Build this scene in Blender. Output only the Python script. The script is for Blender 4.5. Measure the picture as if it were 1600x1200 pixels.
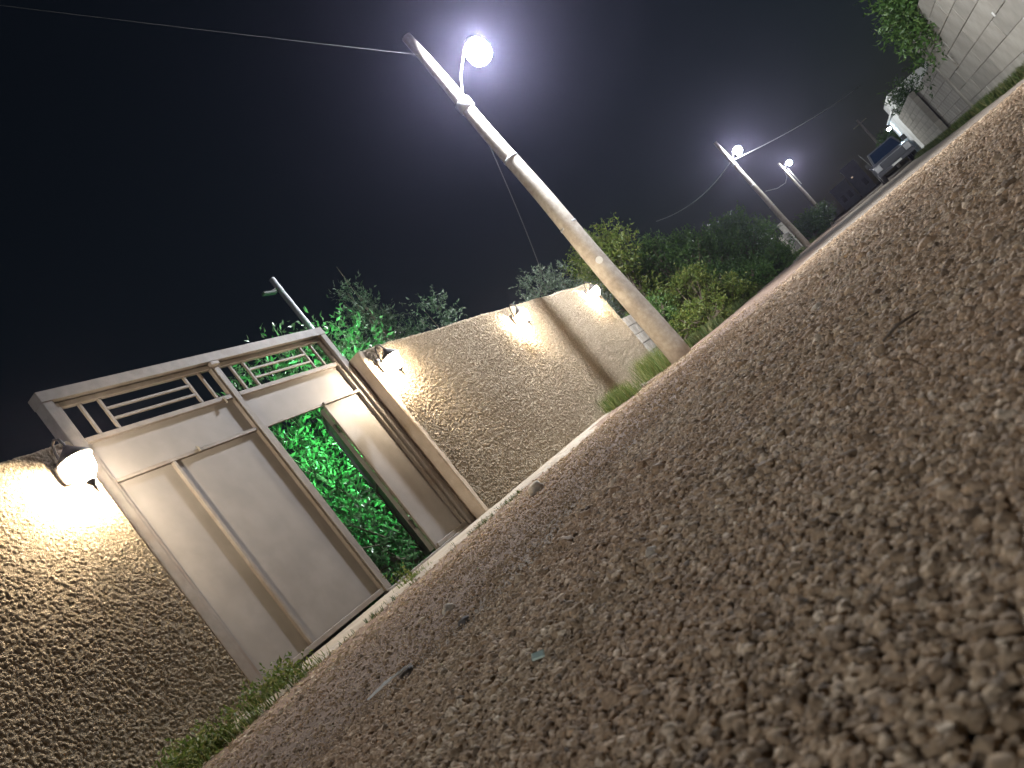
import bpy, bmesh, math, random
import numpy as np
from mathutils import Vector, Matrix, noise as mnoise
for o in list(bpy.data.objects): bpy.data.objects.remove(o)
SC = bpy.context.scene
COL = SC.collection
R = math.radians
PI = math.pi
rng = np.random.default_rng(7)
random.seed(7)

# ------------------------------------------------------------------ camera
ZC = 0.14                                   # lens height above the gravel
def cam_axes(yaw, pitch, roll):
    fw = Vector((math.sin(yaw)*math.cos(pitch), math.cos(yaw)*math.cos(pitch), math.sin(pitch)))
    r0 = Vector((math.cos(yaw), -math.sin(yaw), 0)); u0 = r0.cross(fw)
    c, s = math.cos(roll), math.sin(roll)
    return c*r0 - s*u0, s*r0 + c*u0, fw
cr, cu, cf = cam_axes(-0.44309, 0.102206, 0.690871)
cd = bpy.data.cameras.new('camera'); cam = bpy.data.objects.new('camera', cd); COL.objects.link(cam)
cam.matrix_world = Matrix(((cr.x, cu.x, -cf.x, 0), (cr.y, cu.y, -cf.y, 0), (cr.z, cu.z, -cf.z, ZC), (0, 0, 0, 1)))
cd.sensor_width = 36; cd.lens = 1262.3/1600*36
cd.clip_start = 0.02; cd.clip_end = 2000
cd.dof.use_dof = True; cd.dof.focus_distance = 4.5; cd.dof.aperture_fstop = 14
SC.camera = cam

# ------------------------------------------------------------------ night sky, moon, exposure
W = bpy.data.worlds.new('World'); SC.world = W; W.use_nodes = True
nt = W.node_tree; nt.nodes.clear()
wo = nt.nodes.new('ShaderNodeOutputWorld'); bg = nt.nodes.new('ShaderNodeBackground')
sky = nt.nodes.new('ShaderNodeTexSky'); sky.sky_type = 'NISHITA'; sky.sun_disc = False
SUN_EL, SUN_AZ = R(12), R(200)
sky.sun_elevation = SUN_EL; sky.sun_rotation = SUN_AZ
nt.links.new(sky.outputs[0], bg.inputs[0]); nt.links.new(bg.outputs[0], wo.inputs[0])
bg.inputs[1].default_value = 0.0016
sl = bpy.data.lights.new('sun', 'SUN'); so = bpy.data.objects.new('sun', sl); COL.objects.link(so)
sl.energy = 0.008; sl.angle = R(10); sl.color = (.75, .85, 1)
so.rotation_euler = Vector((math.sin(SUN_AZ)*math.cos(SUN_EL), math.cos(SUN_AZ)*math.cos(SUN_EL), math.sin(SUN_EL))).to_track_quat('Z', 'Y').to_euler()
SC.view_settings.view_transform = 'Standard'; SC.view_settings.look = 'None'
SC.view_settings.exposure = 1.0; SC.view_settings.gamma = 1.0
SC.render.engine = 'CYCLES'
cy = SC.cycles
cy.use_denoising = True; cy.use_adaptive_sampling = True; cy.adaptive_threshold = 0.015
cy.max_bounces = 6; cy.diffuse_bounces = 3; cy.glossy_bounces = 3; cy.transmission_bounces = 6; cy.transparent_max_bounces = 12
cy.volume_bounces = 0; cy.sample_clamp_indirect = 4; cy.caustics_reflective = False; cy.caustics_refractive = False
LENS_L, BULB_L, GREEN_W, BLUE_W = 1550, 1750, 430, 7
HAZE_DENSITY = 0.0006

# ------------------------------------------------------------------ helpers
class MB:
    def __init__(s): s.v = []; s.f = []
    def add(s, v, f):
        n = len(s.v); s.v += [tuple(p) for p in v]; s.f += [tuple(i+n for i in q) for q in f]; return s
    def box(s, x0, x1, y0, y1, z0, z1, b=0.0):
        if b <= 0:
            return s.add([(x0,y0,z0),(x1,y0,z0),(x1,y1,z0),(x0,y1,z0),(x0,y0,z1),(x1,y0,z1),(x1,y1,z1),(x0,y1,z1)],
                         [(0,3,2,1),(4,5,6,7),(0,1,5,4),(1,2,6,5),(2,3,7,6),(3,0,4,7)])
        bm = bmesh.new(); bmesh.ops.create_cube(bm, size=1)
        for v in bm.verts:
            v.co = Vector(((x0+x1)/2+v.co.x*(x1-x0), (y0+y1)/2+v.co.y*(y1-y0), (z0+z1)/2+v.co.z*(z1-z0)))
        bmesh.ops.bevel(bm, geom=bm.edges[:], offset=b, segments=1, affect='EDGES')
        return s.bm(bm)
    def bm(s, bm):
        bm.verts.index_update()
        s.add([v.co[:] for v in bm.verts], [[v.index for v in f.verts] for f in bm.faces]); bm.free(); return s
    def tube(s, pts, rad, n=8, cap=True):
        pts = [Vector(p) for p in pts]
        if not hasattr(rad, '__len__'): rad = [rad]*len(pts)
        vs = []; fs = []; prev = None
        for i, p in enumerate(pts):
            d = (pts[min(i+1, len(pts)-1)] - pts[max(i-1, 0)]).normalized()
            if prev is None:
                a = d.cross(Vector((0, 0, 1)))
                if a.length < .05: a = d.cross(Vector((1, 0, 0)))
            else: a = prev - d*prev.dot(d)
            a.normalize(); b = d.cross(a); prev = a
            for k in range(n):
                t = 2*PI*k/n; vs.append(p + (a*math.cos(t) + b*math.sin(t))*rad[i])
        for i in range(len(pts)-1):
            for k in range(n):
                fs.append((i*n+k, i*n+(k+1) % n, (i+1)*n+(k+1) % n, (i+1)*n+k))
        if cap:
            fs.append(tuple(range(n-1, -1, -1))); m = (len(pts)-1)*n; fs.append(tuple(range(m, m+n)))
        return s.add(vs, fs)
    def lathe(s, prof, c=(0, 0, 0), n=16, axis=None):
        vs = []; fs = []
        for r, z in prof:
            for k in range(n):
                t = 2*PI*k/n; vs.append((c[0]+r*math.cos(t), c[1]+r*math.sin(t), c[2]+z))
        for i in range(len(prof)-1):
            for k in range(n): fs.append((i*n+k, i*n+(k+1) % n, (i+1)*n+(k+1) % n, (i+1)*n+k))
        fs.append(tuple(range(n-1, -1, -1))); m = (len(prof)-1)*n; fs.append(tuple(range(m, m+n)))
        return s.add(vs, fs)
    def build(s, name, mat, parent=None, smooth=False, world=True):
        me = bpy.data.meshes.new(name)
        off = Vector((0, 0, 0))
        if parent is not None and world: off = world_loc(parent)
        me.from_pydata([(p[0]-off.x, p[1]-off.y, p[2]-off.z) for p in s.v], [], s.f); me.update()
        return link(name, me, mat, parent, smooth)
def world_loc(o):
    l = Vector(o.location); p = o.parent
    while p: l = l + Vector(p.location); p = p.parent
    return l
def link(name, me, mat, parent=None, smooth=False):
    if mat: me.materials.append(mat)
    if smooth: me.polygons.foreach_set('use_smooth', [True]*len(me.polygons))
    o = bpy.data.objects.new(name, me); COL.objects.link(o)
    if parent is not None: o.parent = parent
    return o
def np_mesh(name, v, f, mat, parent=None, smooth=False):
    """v (n,3); f (m,k) all the same size"""
    me = bpy.data.meshes.new(name); v = np.asarray(v, np.float32); f = np.asarray(f, np.int32)
    me.vertices.add(len(v)); me.vertices.foreach_set('co', v.ravel())
    k = f.shape[1]
    me.loops.add(f.size); me.loops.foreach_set('vertex_index', f.ravel())
    me.polygons.add(len(f)); me.polygons.foreach_set('loop_start', np.arange(len(f), dtype=np.int32)*k)
    me.polygons.foreach_set('loop_total', np.full(len(f), k, np.int32))
    me.update(calc_edges=True); me.validate()
    return link(name, me, mat, parent, smooth)
def empty(name, loc, label=None, cat=None, group=None):
    o = bpy.data.objects.new(name, None); o.location = loc; COL.objects.link(o); o.empty_display_size = .2
    return tag(o, label, cat, group)
def tag(o, label=None, cat=None, group=None, kind=None):
    if label: o['label'] = label
    if cat: o['category'] = cat
    if group: o['group'] = group
    if kind: o['kind'] = kind
    return o
def part(name, mat, parent, *boxes, b=0.0, smooth=False):
    m = MB()
    for q in boxes: m.box(*q, b=b)
    return m.build(name, mat, parent, smooth)

# ------------------------------------------------------------------ materials
def mat(name, col, rough=.8, col2=None, scale=8.0, detail=6.0, bump=0.0, bscale=None, metal=0.0, spec=.5, c3=None, contrast=(.35, .65), objvar=0.0):
    m = bpy.data.materials.new(name); m.use_nodes = True; t = m.node_tree; N = t.nodes; L = t.links
    p = N['Principled BSDF']; p.inputs['Roughness'].default_value = rough; p.inputs['Metallic'].default_value = metal
    p.inputs['Specular IOR Level'].default_value = spec
    p.inputs['Base Color'].default_value = (*col, 1)
    tc = N.new('ShaderNodeTexCoord'); src = None
    if col2:
        nz = N.new('ShaderNodeTexNoise'); nz.inputs['Scale'].default_value = scale; nz.inputs['Detail'].default_value = detail
        L.new(tc.outputs['Object'], nz.inputs['Vector'])
        r = N.new('ShaderNodeValToRGB'); r.color_ramp.elements[0].position = contrast[0]; r.color_ramp.elements[1].position = contrast[1]
        r.color_ramp.elements[0].color = (*col, 1); r.color_ramp.elements[1].color = (*col2, 1)
        L.new(nz.outputs['Fac'], r.inputs['Fac']); src = r.outputs[0]
        if c3:
            n2 = N.new('ShaderNodeTexNoise'); n2.inputs['Scale'].default_value = scale*.17; n2.inputs['Detail'].default_value = 8; n2.inputs['Roughness'].default_value = .65
            L.new(tc.outputs['Object'], n2.inputs['Vector'])
            mr = N.new('ShaderNodeMapRange'); mr.inputs[1].default_value = .48; mr.inputs[2].default_value = .7
            L.new(n2.outputs['Fac'], mr.inputs[0])
            mx = N.new('ShaderNodeMix'); mx.data_type = 'RGBA'; L.new(mr.outputs[0], mx.inputs['Factor'])
            L.new(src, mx.inputs['A']); mx.inputs['B'].default_value = (*c3, 1); src = mx.outputs['Result']
        if objvar:
            oi = N.new('ShaderNodeObjectInfo'); hs = N.new('ShaderNodeHueSaturation'); mm = N.new('ShaderNodeMapRange'); mm.inputs[3].default_value = 1-objvar; mm.inputs[4].default_value = 1+objvar
            L.new(oi.outputs['Random'], mm.inputs[0]); L.new(mm.outputs[0], hs.inputs['Value']); L.new(src, hs.inputs['Color']); src = hs.outputs[0]
        L.new(src, p.inputs['Base Color'])
    if bump:
        nb = N.new('ShaderNodeTexNoise'); nb.inputs['Scale'].default_value = bscale or scale*3; nb.inputs['Detail'].default_value = 8
        L.new(tc.outputs['Object'], nb.inputs['Vector'])
        bp = N.new('ShaderNodeBump'); bp.inputs['Strength'].default_value = bump; bp.inputs['Distance'].default_value = .02
        L.new(nb.outputs['Fac'], bp.inputs['Height']); L.new(bp.outputs[0], p.inputs['Normal'])
    return m
def leafmat(name, c1, c2, c3, rough=.45, trans=.3):
    m = bpy.data.materials.new(name); m.use_nodes = True; t = m.node_tree; N = t.nodes; L = t.links
    p = N['Principled BSDF']; p.inputs['Roughness'].default_value = rough; p.inputs['Specular IOR Level'].default_value = .4
    g = N.new('ShaderNodeNewGeometry'); r = N.new('ShaderNodeValToRGB')
    e = r.color_ramp.elements; e[0].color = (*c1, 1); e[1].color = (*c3, 1); q = e.new(.55); q.color = (*c2, 1)
    L.new(g.outputs['Random Per Island'], r.inputs['Fac']); L.new(r.outputs[0], p.inputs['Base Color'])
    tr = N.new('ShaderNodeBsdfTranslucent'); L.new(r.outputs[0], tr.inputs[0])
    mx = N.new('ShaderNodeMixShader'); mx.inputs[0].default_value = trans
    L.new(p.outputs[0], mx.inputs[1]); L.new(tr.outputs[0], mx.inputs[2]); L.new(mx.outputs[0], N['Material Output'].inputs[0])
    return m
def emis(name, col, s):
    m = bpy.data.materials.new(name); m.use_nodes = True; t = m.node_tree; t.nodes.clear()
    e = t.nodes.new('ShaderNodeEmission'); e.inputs[0].default_value = (*col, 1); e.inputs[1].default_value = s
    o = t.nodes.new('ShaderNodeOutputMaterial'); t.links.new(e.outputs[0], o.inputs[0]); return m
def frosted(name):
    m = bpy.data.materials.new(name); m.use_nodes = True; t = m.node_tree; t.nodes.clear(); N = t.nodes
    a = N.new('ShaderNodeBsdfTransparent'); b = N.new('ShaderNodeBsdfTranslucent'); g = N.new('ShaderNodeBsdfGlossy')
    b.inputs[0].default_value = (.9, .88, .82, 1); g.inputs['Roughness'].default_value = .1
    m1 = N.new('ShaderNodeMixShader'); m1.inputs[0].default_value = .45
    m2 = N.new('ShaderNodeMixShader'); m2.inputs[0].default_value = .06
    o = N.new('ShaderNodeOutputMaterial'); L = t.links
    L.new(a.outputs[0], m1.inputs[1]); L.new(b.outputs[0], m1.inputs[2]); L.new(m1.outputs[0], m2.inputs[1]); L.new(g.outputs[0], m2.inputs[2]); L.new(m2.outputs[0], o.inputs[0])
    return m
M = dict(
    stucco=mat('stucco', (.27, .218, .152), .97, (.54, .45, .33), 62, 10, 1.0, 190, spec=.1, c3=(.34, .28, .195), contrast=(.40, .62)),
    plaster=mat('plaster', (.46, .37, .27), .9, (.55, .45, .34), 9, 8, .25, 90, c3=(.36, .27, .19)),
    gate=mat('gate_paint', (.222, .205, .19), .6, (.262, .242, .225), 4, 10, .12, 5, spec=.25, c3=(.188, .168, .15)),
    gate2=mat('gate_tube', (.20, .178, .156), .6, (.245, .218, .192), 14, 8, .08, 120, spec=.3, c3=(.17, .13, .10)),
    door=mat('wicket_metal', (.20, .20, .19), .4, (.26, .255, .24), 6, 8, .05, 60),
    concrete=mat('concrete', (.30, .262, .21), .92, (.38, .335, .27), 12, 9, .4, 130, c3=(.29, .24, .18)),
    pole=mat('pole_concrete', (.34, .305, .255), .8, (.44, .40, .34), 14, 9, .35, 50, c3=(.24, .20, .16)),
    block=mat('block', (.33, .31, .27), .95, (.42, .395, .35), 22, 8, .5, 150, c3=(.25, .23, .2), objvar=.15),
    paleblock=mat('pale_block', (.21, .197, .165), .93, (.27, .255, .215), 3, 9, .5, 60, c3=(.15, .138, .112), objvar=.16),
    white=mat('white_render', (.62, .63, .6), .85, (.7, .7, .67), 5, 8, .2, 60, c3=(.5, .5, .46)),
    mortar=mat('mortar', (.15, .138, .115), .95, (.22, .205, .175), 30, 6, .3, 120),
    iron=mat('black_iron', (.045, .04, .035), .5, (.07, .06, .05), 40, 5, .1, 200),
    steel=mat('galvanised', (.45, .46, .47), .45, (.55, .56, .57), 12, 6, .05, 60, metal=.7),
    cable=mat('cable', (.07, .07, .075), .6),
    cablel=mat('pale_cable', (.5, .5, .52), .6),
    bark=mat('bark', (.09, .065, .045), .9, (.14, .11, .08), 20, 8, .6, 60),
    leaf=leafmat('leaf_green', (.04, .085, .02), (.065, .135, .03), (.12, .19, .05)),
    leafg=leafmat('leaf_glossy', (.05, .10, .04), (.07, .15, .06), (.13, .21, .10), .3),
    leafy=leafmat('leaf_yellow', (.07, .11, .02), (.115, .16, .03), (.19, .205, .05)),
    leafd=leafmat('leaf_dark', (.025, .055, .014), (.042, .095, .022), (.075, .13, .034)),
    leafs=leafmat('leaf_silver', (.05, .075, .045), (.08, .11, .07), (.14, .17, .12)),
    grass=leafmat('grass', (.03, .055, .012), (.06, .095, .022), (.17, .155, .06), .6),
    dry=leafmat('dry_litter', (.30, .22, .13), (.42, .33, .21), (.55, .47, .34), .8, .1),
    stone=mat('loose_stone', (.42, .36, .28), .85, (.52, .46, .37), 30, 6, .3, 120),
    stoned=mat('dark_stone', (.10, .09, .08), .85, (.15, .13, .115), 30, 6, .3, 120),
    truck=mat('truck_paint', (.03, .032, .038), .45, (.05, .052, .06), 4, 6),
    chrome=mat('chrome', (.30, .31, .32), .45, (.4, .4, .41), 12, metal=.5),
    rubber=mat('rubber', (.02, .02, .02), .85),
    far=mat('far_render', (.30, .31, .33), .9, (.36, .37, .39), 2, 6),
    lamp=emis('street_lens', (.90, .93, 1.0), LENS_L),
    lamp2=emis('far_street_lens', (.95, .98, 1.0), LENS_L*.5),
    weed=leafmat('weed', (.07, .11, .02), (.12, .17, .035), (.24, .23, .08), .6),
    bulb=emis('bulb_warm', (1.0, .83, .61), BULB_L),
    frost=frosted('frosted_glass'),
)

# ------------------------------------------------------------------ ground
def sstep(a, b, x):
    t = np.clip((x-a)/(b-a), 0, 1); return t*t*(3-2*t)
def gz(x, y):
    x = np.asarray(x, float); y = np.asarray(y, float)
    z = 0.078*np.clip((-1.0-x)/2.7, 0, 1)**.85 + .05*sstep(-3.65, -4.2, x)
    z = z + .0055*np.clip(y-28, 0, None)
    z = z + .22*np.exp(-((y-40.0)/2.5)**2)*sstep(.9, 1.7, x)*(1-sstep(3.0, 3.6, x))*0
    z = z + .03*sstep(1.6, 2.6, x)
    z = z - .012*np.exp(-((x+1.35)/.22)**2)                # worn track beside the gravel
    z = z + .006*np.sin(x*2.1+.4)*np.sin(y*.9) + .004*np.sin(x*5.3+y*.5)*sstep(-.9, -1.3, x)
    return z
def gz1(x, y): return float(gz(x, y))
def axis(segs):
    out = []
    for a, b, s in segs: out += list(np.arange(a, b-1e-6, s))
    out.append(segs[-1][1]); return np.array(out)
gx = axis([(-260, -40, 20), (-40, -8, 2), (-8, -4, .25), (-4, 3, .04), (3, 8, .4), (8, 40, 4), (40, 260, 20)])
gy = axis([(-260, -20, 20), (-20, -2, 2), (-2, 8, .04), (8, 20, .15), (20, 60, 1), (60, 260, 10)])
X, Y = np.meshgrid(gx, gy, indexing='ij'); Z = gz(X, Y)
near = (np.abs(X) < 5) & (Y > -3) & (Y < 25)
Z = Z + np.where(near, .0025*np.sin(X*23+1.3*np.sin(Y*7))*np.sin(Y*3+X*5), 0)*sstep(-1.0, -1.5, X) - .004*sstep(-1.25, -.8, X)*(1-sstep(7, 12, Y))
V = np.stack([X, Y, Z], -1).reshape(-1, 3); nx, ny = X.shape
I = np.arange(nx*ny).reshape(nx, ny)
F = np.stack([I[:-1, :-1], I[1:, :-1], I[1:, 1:], I[:-1, 1:]], -1).reshape(-1, 4)
def ground_mat():
    m = bpy.data.materials.new('ground'); m.use_nodes = True; t = m.node_tree; N = t.nodes; L = t.links
    p = N['Principled BSDF']; p.inputs['Roughness'].default_value = .93; p.inputs['Specular IOR Level'].default_value = .25
    tc = N.new('ShaderNodeTexCoord'); sp = N.new('ShaderNodeSeparateXYZ'); L.new(tc.outputs['Object'], sp.inputs[0])
    def nz(s, d=8, r=.55):
        n = N.new('ShaderNodeTexNoise'); n.inputs['Scale'].default_value = s; n.inputs['Detail'].default_value = d; n.inputs['Roughness'].default_value = r
        L.new(tc.outputs['Object'], n.inputs['Vector']); return n.outputs['Fac']
    def ramp(f, *st):
        r = N.new('ShaderNodeValToRGB'); e = r.color_ramp.elements
        e[0].position, e[0].color = st[0][0], (*st[0][1], 1); e[1].position, e[1].color = st[-1][0], (*st[-1][1], 1)
        for a, c in st[1:-1]: q = e.new(a); q.color = (*c, 1)
        L.new(f, r.inputs[0]); return r.outputs[0]
    def mix(f, a, b):
        x = N.new('ShaderNodeMix'); x.data_type = 'RGBA'; L.new(f, x.inputs['Factor']); L.new(a, x.inputs['A']); L.new(b, x.inputs['B']); return x.outputs['Result']
    def mr(v, a, b, jit=None):
        if jit is not None:
            ad = N.new('ShaderNodeMath'); ad.operation = 'MULTIPLY_ADD'; L.new(jit, ad.inputs[0]); ad.inputs[1].default_value = .9; L.new(v, ad.inputs[2]); v = ad.outputs[0]
        x = N.new('ShaderNodeMapRange'); x.inputs[1].default_value = a; x.inputs[2].default_value = b; L.new(v, x.inputs[0]); return x.outputs[0]
    vo = N.new('ShaderNodeTexVoronoi'); vo.inputs['Scale'].default_value = 75; L.new(tc.outputs['Object'], vo.inputs['Vector'])
    bw = N.new('ShaderNodeRGBToBW'); L.new(vo.outputs['Color'], bw.inputs[0])
    gravel = ramp(bw.outputs[0], (.1, (.17, .14, .11)), (.55, (.29, .24, .19)), (.9, (.43, .37, .30)))
    dirt = ramp(nz(22, 10, .65), (.3, (.15, .102, .075)), (.55, (.25, .18, .137)), (.75, (.38, .30, .23)))
    reds = ramp(nz(5, 6), (.4, (.27, .225, .18)), (.7, (.285, .235, .19)))
    g2 = mix(mr(nz(1.7, 5), .45, .75), gravel, reds)
    fx = mr(sp.outputs['X'], -.55, -1.0+.25, nz(6, 5))
    col = mix(fx, g2, dirt)
    soil = ramp(nz(9), (.3, (.05, .045, .03)), (.7, (.10, .085, .055)))
    off = mr(sp.outputs['X'], -3.55, -4.0, nz(4, 5))
    col = mix(off, col, soil)
    off2 = mr(sp.outputs['X'], 2.9, 3.2, nz(4, 5)); col = mix(off2, col, soil)
    L.new(col, p.inputs['Base Color'])
    b1 = N.new('ShaderNodeBump'); b1.inputs['Strength'].default_value = .9; b1.inputs['Distance'].default_value = .012
    inv = N.new('ShaderNodeMath'); inv.operation = 'SUBTRACT'; inv.inputs[0].default_value = 1; L.new(vo.outputs['Distance'], inv.inputs[1])
    L.new(inv.outputs[0], b1.inputs['Height'])
    b2 = N.new('ShaderNodeBump'); b2.inputs['Strength'].default_value = .7; b2.inputs['Distance'].default_value = .03
    mp = N.new('ShaderNodeMapping'); mp.inputs['Scale'].default_value = (16, 2.2, 4); L.new(tc.outputs['Object'], mp.inputs['Vector'])
    st = N.new('ShaderNodeTexNoise'); st.inputs['Scale'].default_value = 1; st.inputs['Detail'].default_value = 8; L.new(mp.outputs[0], st.inputs['Vector'])
    sm = N.new('ShaderNodeMath'); sm.operation = 'MULTIPLY_ADD'; L.new(st.outputs['Fac'], sm.inputs[0]); sm.inputs[1].default_value = 1.6; L.new(nz(45, 10, .7), sm.inputs[2])
    L.new(sm.outputs[0], b2.inputs['Height']); L.new(b1.outputs[0], b2.inputs['Normal']); L.new(b2.outputs[0], p.inputs['Normal'])
    return m
ground = np_mesh('ground', V, F, ground_mat(), smooth=True); tag(ground, kind='structure')

# ------------------------------------------------------------------ gravel: pebbles instanced on points
def pebble_mat():
    m = bpy.data.materials.new('pebble'); m.use_nodes = True; t = m.node_tree; N = t.nodes; L = t.links
    p = N['Principled BSDF']; p.inputs['Roughness'].default_value = .85; p.inputs['Specular IOR Level'].default_value = .3
    oi = N.new('ShaderNodeObjectInfo'); r = N.new('ShaderNodeValToRGB'); e = r.color_ramp.elements
    e[0].color = (.16, .13, .10, 1); e[1].color = (.78, .72, .62, 1); e[1].position = 1
    for pos, c in ((.1, (.28, .222, .16)), (.45, (.41, .33, .242)), (.75, (.48, .392, .295)), (.93, (.58, .495, .385))):
        q = e.new(pos); q.color = (*c, 1)
    L.new(oi.outputs['Random'], r.inputs[0])
    g = N.new('ShaderNodeNewGeometry')
    n1 = N.new('ShaderNodeTexNoise'); n1.inputs['Scale'].default_value = 2.2; n1.inputs['Detail'].default_value = 6; L.new(g.outputs['Position'], n1.inputs['Vector'])
    rr = N.new('ShaderNodeValToRGB'); rr.color_ramp.elements[0].position = .38; rr.color_ramp.elements[1].position = .68
    rr.color_ramp.elements[0].color = (.93, .85, .75, 1); rr.color_ramp.elements[1].color = (.94, .80, .70, 1); L.new(n1.outputs[0], rr.inputs[0])
    n2 = N.new('ShaderNodeTexNoise'); n2.inputs['Scale'].default_value = 260; n2.inputs['Detail'].default_value = 5; L.new(g.outputs['Position'], n2.inputs['Vector'])
    mx = N.new('ShaderNodeMix'); mx.data_type = 'RGBA'; mx.blend_type = 'MULTIPLY'; mx.inputs['Factor'].default_value = 1
    L.new(r.outputs[0], mx.inputs['A']); L.new(rr.outputs[0], mx.inputs['B'])
    r3 = N.new('ShaderNodeValToRGB'); r3.color_ramp.elements[0].color = (.72, .7, .67, 1); r3.color_ramp.elements[1].color = (1.15, 1.15, 1.12, 1); r3.color_ramp.elements[0].position = .35; r3.color_ramp.elements[1].position = .65
    L.new(n2.outputs[0], r3.inputs[0])
    m2 = N.new('ShaderNodeMix'); m2.data_type = 'RGBA'; m2.blend_type = 'MULTIPLY'; m2.inputs['Factor'].default_value = 1
    L.new(mx.outputs['Result'], m2.inputs['A']); L.new(r3.outputs[0], m2.inputs['B']); L.new(m2.outputs['Result'], p.inputs['Base Color'])
    bp = N.new('ShaderNodeBump'); bp.inputs['Strength'].default_value = .5; bp.inputs['Distance'].default_value = .002
    L.new(n2.outputs[0], bp.inputs['Height']); L.new(bp.outputs[0], p.inputs['Normal'])
    return m
def gravel_points():
    P = []; S = []
    def ring(r0, r1, sp, mean, n_mul=1.0, lift=0.0):
        a0, a1 = R(-88), R(55)
        n = int(.5*(a1-a0)*(r1*r1-r0*r0)/(sp*sp)*n_mul)
        r = np.sqrt(rng.uniform(r0*r0, r1*r1, n)); a = rng.uniform(a0, a1, n)
        x = r*np.sin(a); y = r*np.cos(a)
        w = np.array([mnoise.noise((px*2.2, py*1.1, 3.1)) for px, py in zip(x, y)])
        edge = -1.0 + .28*w
        keep = (x > edge) | (rng.random(n) < (.25*np.clip(1-(edge-x)/2.2, 0, 1)))
        keep &= (x > -3.6) & (x < 2.9)
        x, y = x[keep], y[keep]; n = len(x)
        ms = np.where(x > edge[keep], 1.0, .5)
        s = mean*ms*np.exp(rng.normal(0, .4, n)); s = np.clip(s, mean*.4, mean*2.1)
        z = gz(x, y) + s*.1 - .002*(x > edge[keep]) + lift*rng.random(n)**1.5
        P.append(np.stack([x, y, z], 1)); S.append(s)
    ring(.08, .8, .0029, .00178, 1.0, .0018)
    ring(.08, .8, .0058, .0020, 1.0, .0042)
    ring(.8, 1.8, .0044, .0027, 1.0, .0025)
    ring(.8, 1.8, .0095, .0032, 1.0, .006)
    ring(1.8, 3.6, .0074, .0043, 1.0, .005)
    ring(3.6, 7.5, .0135, .0070, 1.0, .007)
    ring(7.0, 11, .03, .0085, 1.0, .005)
    ring(.35, 2.5, .03, .0034, 1.0, .003)
    ring(1.5, 6, .09, .0095, 1.0, .004)
    return np.concatenate(P), np.concatenate(S)
def make_gravel():
    P, S = gravel_points(); n = len(P)
    me = bpy.data.meshes.new('gravel'); me.vertices.add(n); me.vertices.foreach_set('co', P.astype(np.float32).ravel())
    a = me.attributes.new('psize', 'FLOAT_VECTOR', 'POINT')
    sc = np.stack([S*rng.uniform(.85, 1.45, n), S*rng.uniform(.75, 1.1, n), S*rng.uniform(.6, .95, n)], 1).astype(np.float32)
    a.data.foreach_set('vector', sc.ravel()); me.update()
    pm = pebble_mat()
    o = link('gravel', me, pm); tag(o, 'loose brown gravel chippings covering the lane', 'gravel', kind='stuff')
    g = bpy.data.node_groups.new('gravel', 'GeometryNodeTree')
    g.interface.new_socket('Geometry', in_out='INPUT', socket_type='NodeSocketGeometry'); g.interface.new_socket('Geometry', in_out='OUTPUT', socket_type='NodeSocketGeometry')
    N = g.nodes; L = g.links; gi = N.new('NodeGroupInput'); go = N.new('NodeGroupOutput')
    jn = N.new('GeometryNodeJoinGeometry')
    for k in range(7):
        ic = N.new('GeometryNodeMeshIcoSphere'); ic.inputs['Radius'].default_value = 1; ic.inputs['Subdivisions'].default_value = 3 if k < 5 else 2
        ps = N.new('GeometryNodeInputPosition'); ad = N.new('ShaderNodeVectorMath'); ad.operation = 'ADD'; ad.inputs[1].default_value = (k*7.3, k*3.1, -k*5.7)
        L.new(ps.outputs[0], ad.inputs[0])
        no = N.new('ShaderNodeTexNoise'); no.inputs['Scale'].default_value = .85; no.inputs['Detail'].default_value = 2.0; L.new(ad.outputs[0], no.inputs['Vector'])
        sb = N.new('ShaderNodeVectorMath'); sb.operation = 'SUBTRACT'; sb.inputs[1].default_value = (.5, .5, .5); L.new(no.outputs['Color'], sb.inputs[0])
        ml = N.new('ShaderNodeVectorMath'); ml.operation = 'SCALE'; ml.inputs['Scale'].default_value = 1.6; L.new(sb.outputs[0], ml.inputs[0])
        st = N.new('GeometryNodeSetPosition'); L.new(ic.outputs['Mesh'], st.inputs['Geometry']); L.new(ml.outputs[0], st.inputs['Offset'])
        ss = N.new('GeometryNodeSetShadeSmooth'); L.new(st.outputs[0], ss.inputs[0]); ss.inputs['Shade Smooth'].default_value = True
        sm = N.new('GeometryNodeSetMaterial'); sm.inputs['Material'].default_value = pm; L.new(ss.outputs[0], sm.inputs[0])
        gi2 = N.new('GeometryNodeGeometryToInstance'); L.new(sm.outputs[0], gi2.inputs[0]); L.new(gi2.outputs[0], jn.inputs[0])
    ip = N.new('GeometryNodeInstanceOnPoints'); L.new(gi.outputs[0], ip.inputs['Points']); L.new(jn.outputs[0], ip.inputs['Instance'])
    ip.inputs['Pick Instance'].default_value = True
    ri = N.new('FunctionNodeRandomValue'); ri.data_type = 'INT'; ri.inputs[4].default_value = 0; ri.inputs[5].default_value = 6; L.new(ri.outputs[2], ip.inputs['Instance Index'])
    rr = N.new('FunctionNodeRandomValue'); rr.data_type = 'FLOAT_VECTOR'; rr.inputs[0].default_value = (-.7, -.7, 0); rr.inputs[1].default_value = (.7, .7, 6.283); rr.inputs['Seed'].default_value = 5
    L.new(rr.outputs[0], ip.inputs['Rotation'])
    na = N.new('GeometryNodeInputNamedAttribute'); na.data_type = 'FLOAT_VECTOR'; na.inputs[0].default_value = 'psize'; L.new(na.outputs[0], ip.inputs['Scale'])
    L.new(ip.outputs[0], go.inputs[0])
    md = o.modifiers.new('gravel', 'NODES'); md.node_group = g
    print('gravel pebbles', n)
make_gravel()

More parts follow.
